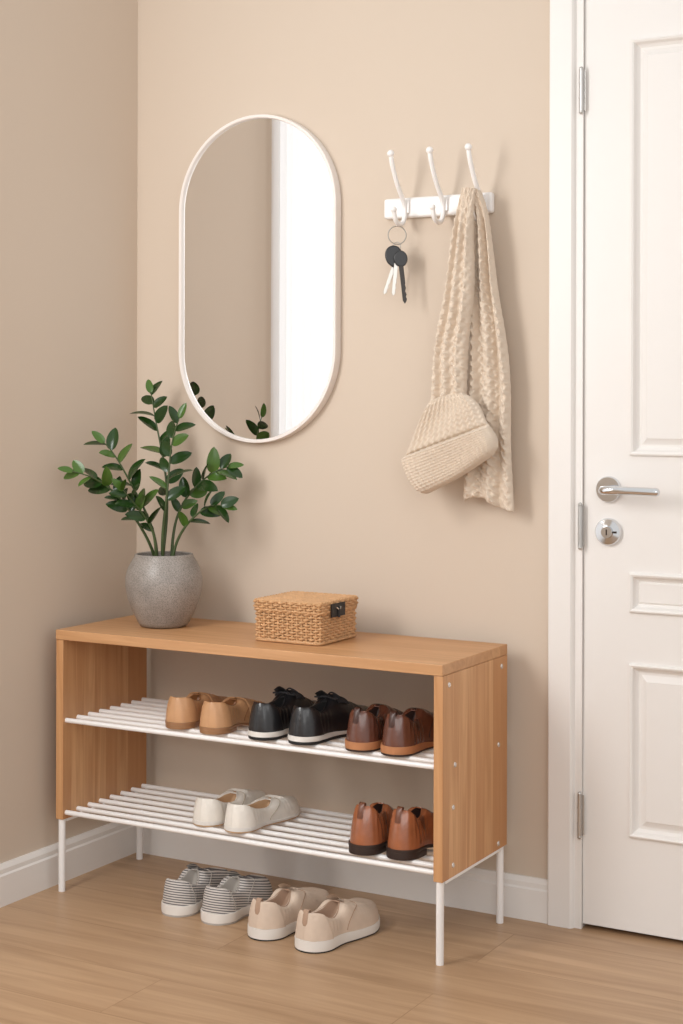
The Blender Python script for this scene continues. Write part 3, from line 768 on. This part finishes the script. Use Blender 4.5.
L_br=leather('brown_leather',(102,60,45),0.26,0.6,0.4); L_brd=leather('dark_brown_lining',(54,32,26),0.6); L_brs=simple('gum_sole',(184,124,82),0.6); L_brm=leather('mid_brown_leather',(70,41,32),0.4)
L_or=leather('cognac_leather',(158,94,60),0.24,0.6,0.45); L_ord=simple('dark_heel',(52,36,30),0.5); L_orm=leather('cognac_leather_dark',(112,64,40),0.4)
L_wh=leather('cream_leather',(234,227,217),0.42); L_whi=leather('tan_insole',(190,154,118),0.6); L_whs=simple('cream_seam',(186,172,154),0.8)
L_bg=leather('beige_nubuck',(212,191,172),0.75,0); L_bgd=leather('beige_dark',(172,142,120),0.8,0); L_gr=simple('grey_lining',(176,168,160),0.9)
P_tan=dict(label='tan leather loafer standing on the upper slatted shelf',group='tan leather loafers',L=0.24,W=0.043,Wh=0.035,H=H_loaf,hh=0.012,st=0.004,topen=0.49,upper=L_tan,lining=L_tand,rim=L_tand,seam=L_tand,sole=L_tans,heel=L_tans,det=['strap','counter'],strapmat=L_tan,cmat=L_tan)
P_blk=dict(label='black leather lace-up shoe with white welt on upper shelf',group='black lace-up shoes',L=0.265,W=0.045,Wh=0.036,H=H_lace,hh=0.015,st=0.010,topen=0.42,upper=L_blk,lining=L_blks,sole=W_s,outsole=L_blks,oz=0.0065,det=['tongue','laces','counter'],lacemat=L_lace,cmat=L_blk)
P_br=dict(label='dark brown leather ankle shoe with gum sole on upper shelf',group='brown ankle shoes',L=0.25,W=0.039,Wh=0.035,H=H_chuk,hh=0.017,st=0.009,topen=0.42,upper=L_br,lining=L_brd,seam=L_brm,sole=L_brs,outsole=L_ord,oz=0.004,det=['elastic','tab'],gmat=L_brm,tabmat=L_brm)
P_or=dict(label='cognac leather chelsea boot with dark heel on lower shelf',group='cognac chelsea boots',L=0.25,W=0.038,Wh=0.035,H=H_chel,hh=0.018,st=0.0045,topen=0.42,upper=L_or,lining=L_brd,seam=L_orm,sole=L_ord,heel=L_ord,det=['elastic','tab'],gmat=L_orm,tabmat=L_orm)
P_wh=dict(label='cream leather slip-on flat shoe on the lower shelf',group='cream slip-on shoes',L=0.235,W=0.042,Wh=0.035,H=H_low,hh=0.009,st=0.006,topen=0.60,upper=L_wh,lining=L_whi,seam=L_whs,sole=W_s,outsole=L_whi,oz=0.003,det=['counter'],cmat=L_wh,kw=dict(f=0.80))
P_st=dict(label='grey and white striped canvas slip-on sneaker on floor',group='striped canvas sneakers',L=0.22,W=0.047,Wh=0.040,H=H_sneak,hh=0.021,st=0.017,topen=0.50,upper=M['stripe'],lining=L_gr,sole=W_s,outsole=L_gr,rim=L_gr,seam=L_gr,det=['tongue'],crease=0.5)
P_bg=dict(label='beige slip-on sneaker with thick white sole on floor',group='beige slip-on sneakers',L=0.237,W=0.047,Wh=0.041,H=H_sneak,hh=0.022,st=0.018,topen=0.50,upper=L_bg,lining=L_bgd,rim=L_bgd,seam=L_bgd,sole=W_s,outsole=L_blks,oz=0.003,det=['counter','tab','tongue'],cmat=L_bg,tabmat=L_bgd,kw=dict(toen=2.3),crease=0.7)
zu,zl=0.3905,0.1835
for args in (('a',-2.010,2.868,zu,-6,1,P_tan),('a',-1.914,2.860,zu,-4,-1,P_tan),
             ('b',-1.789,2.862,zu,3,1,P_blk),('b',-1.692,2.866,zu,6,-1,P_blk),
             ('c',-1.558,2.868,zu,2,1,P_br),('c',-1.475,2.868,zu,3,-1,P_br),
             ('d',-1.947,2.885,zl,2,1,P_wh),('d',-1.859,2.876,zl,3,-1,P_wh),
             ('e',-1.547,2.864,zl,2,1,P_or),('e',-1.464,2.872,zl,4,-1,P_or),
             ('f',-1.984,2.824,0.0,-3,1,P_st),('f',-1.880,2.822,0.0,-2,-1,P_st),
             ('g',-1.740,2.790,0.0,5,1,P_bg),('g',-1.618,2.776,0.0,6,-1,P_bg)):
    build_shoe(*args)

# ---------------------------------------------------------------- lights
def area(name,loc,target,sx,sy,power,col):
    l=bpy.data.lights.new(name,'AREA'); l.shape='RECTANGLE'; l.size=sx; l.size_y=sy; l.energy=power; l.color=col
    o=bpy.data.objects.new(name,l); COL.objects.link(o); o.location=loc
    d=Vector(target)-Vector(loc); o.rotation_euler=d.to_track_quat('-Z','Y').to_euler(); return o
area('window_daylight',(-2.75,1.75,1.3),(0,1.75,1.3),1.9,2.3,13.5,(1,1,1))
area('window_glow',(-2.20,1.45,1.62),(-1.2,3.0,0.9),0.5,1.0,21,(1,0.995,0.98))
area('room_light',(0.6,-0.6,2.0),(-1.6,3.0,0.6),2.2,1.6,24,(1,0.995,0.98))
w=bpy.data.worlds.new('world'); scene.world=w; w.use_nodes=True
bg=w.node_tree.nodes['Background']; bg.inputs[0].default_value=(1,0.992,0.98,1); bg.inputs[1].default_value=0.82
scene.view_settings.view_transform='Standard'
scene.view_settings.look='None'

# ---------------------------------------------------------------- camera
cam=bpy.data.cameras.new('camera'); co=bpy.data.objects.new('camera',cam); COL.objects.link(co)
th=math.radians(29.4); rr=0.0025
R=Vector((math.cos(th),math.sin(th),0)); F=Vector((-math.sin(th),math.cos(th),0)); Z=Vector((0,0,1))
rc=R*math.cos(rr)+Z*math.sin(rr); uc=-R*math.sin(rr)+Z*math.cos(rr)
mat=Matrix((rc,uc,-F)).transposed().to_4x4(); mat.translation=Vector((0,0,1.098))
co.matrix_world=mat
cam.sensor_width=36; cam.sensor_fit='AUTO'
k,cxp,cyp=(1.0,341.5,512) if ZOOM is None else ZOOM
cam.lens=k*1589/1024*36; cam.shift_y=-(cyp-403)*k/1024; cam.shift_x=(cxp-341.5)*k/1024
cam.clip_start=0.05
scene.camera=co
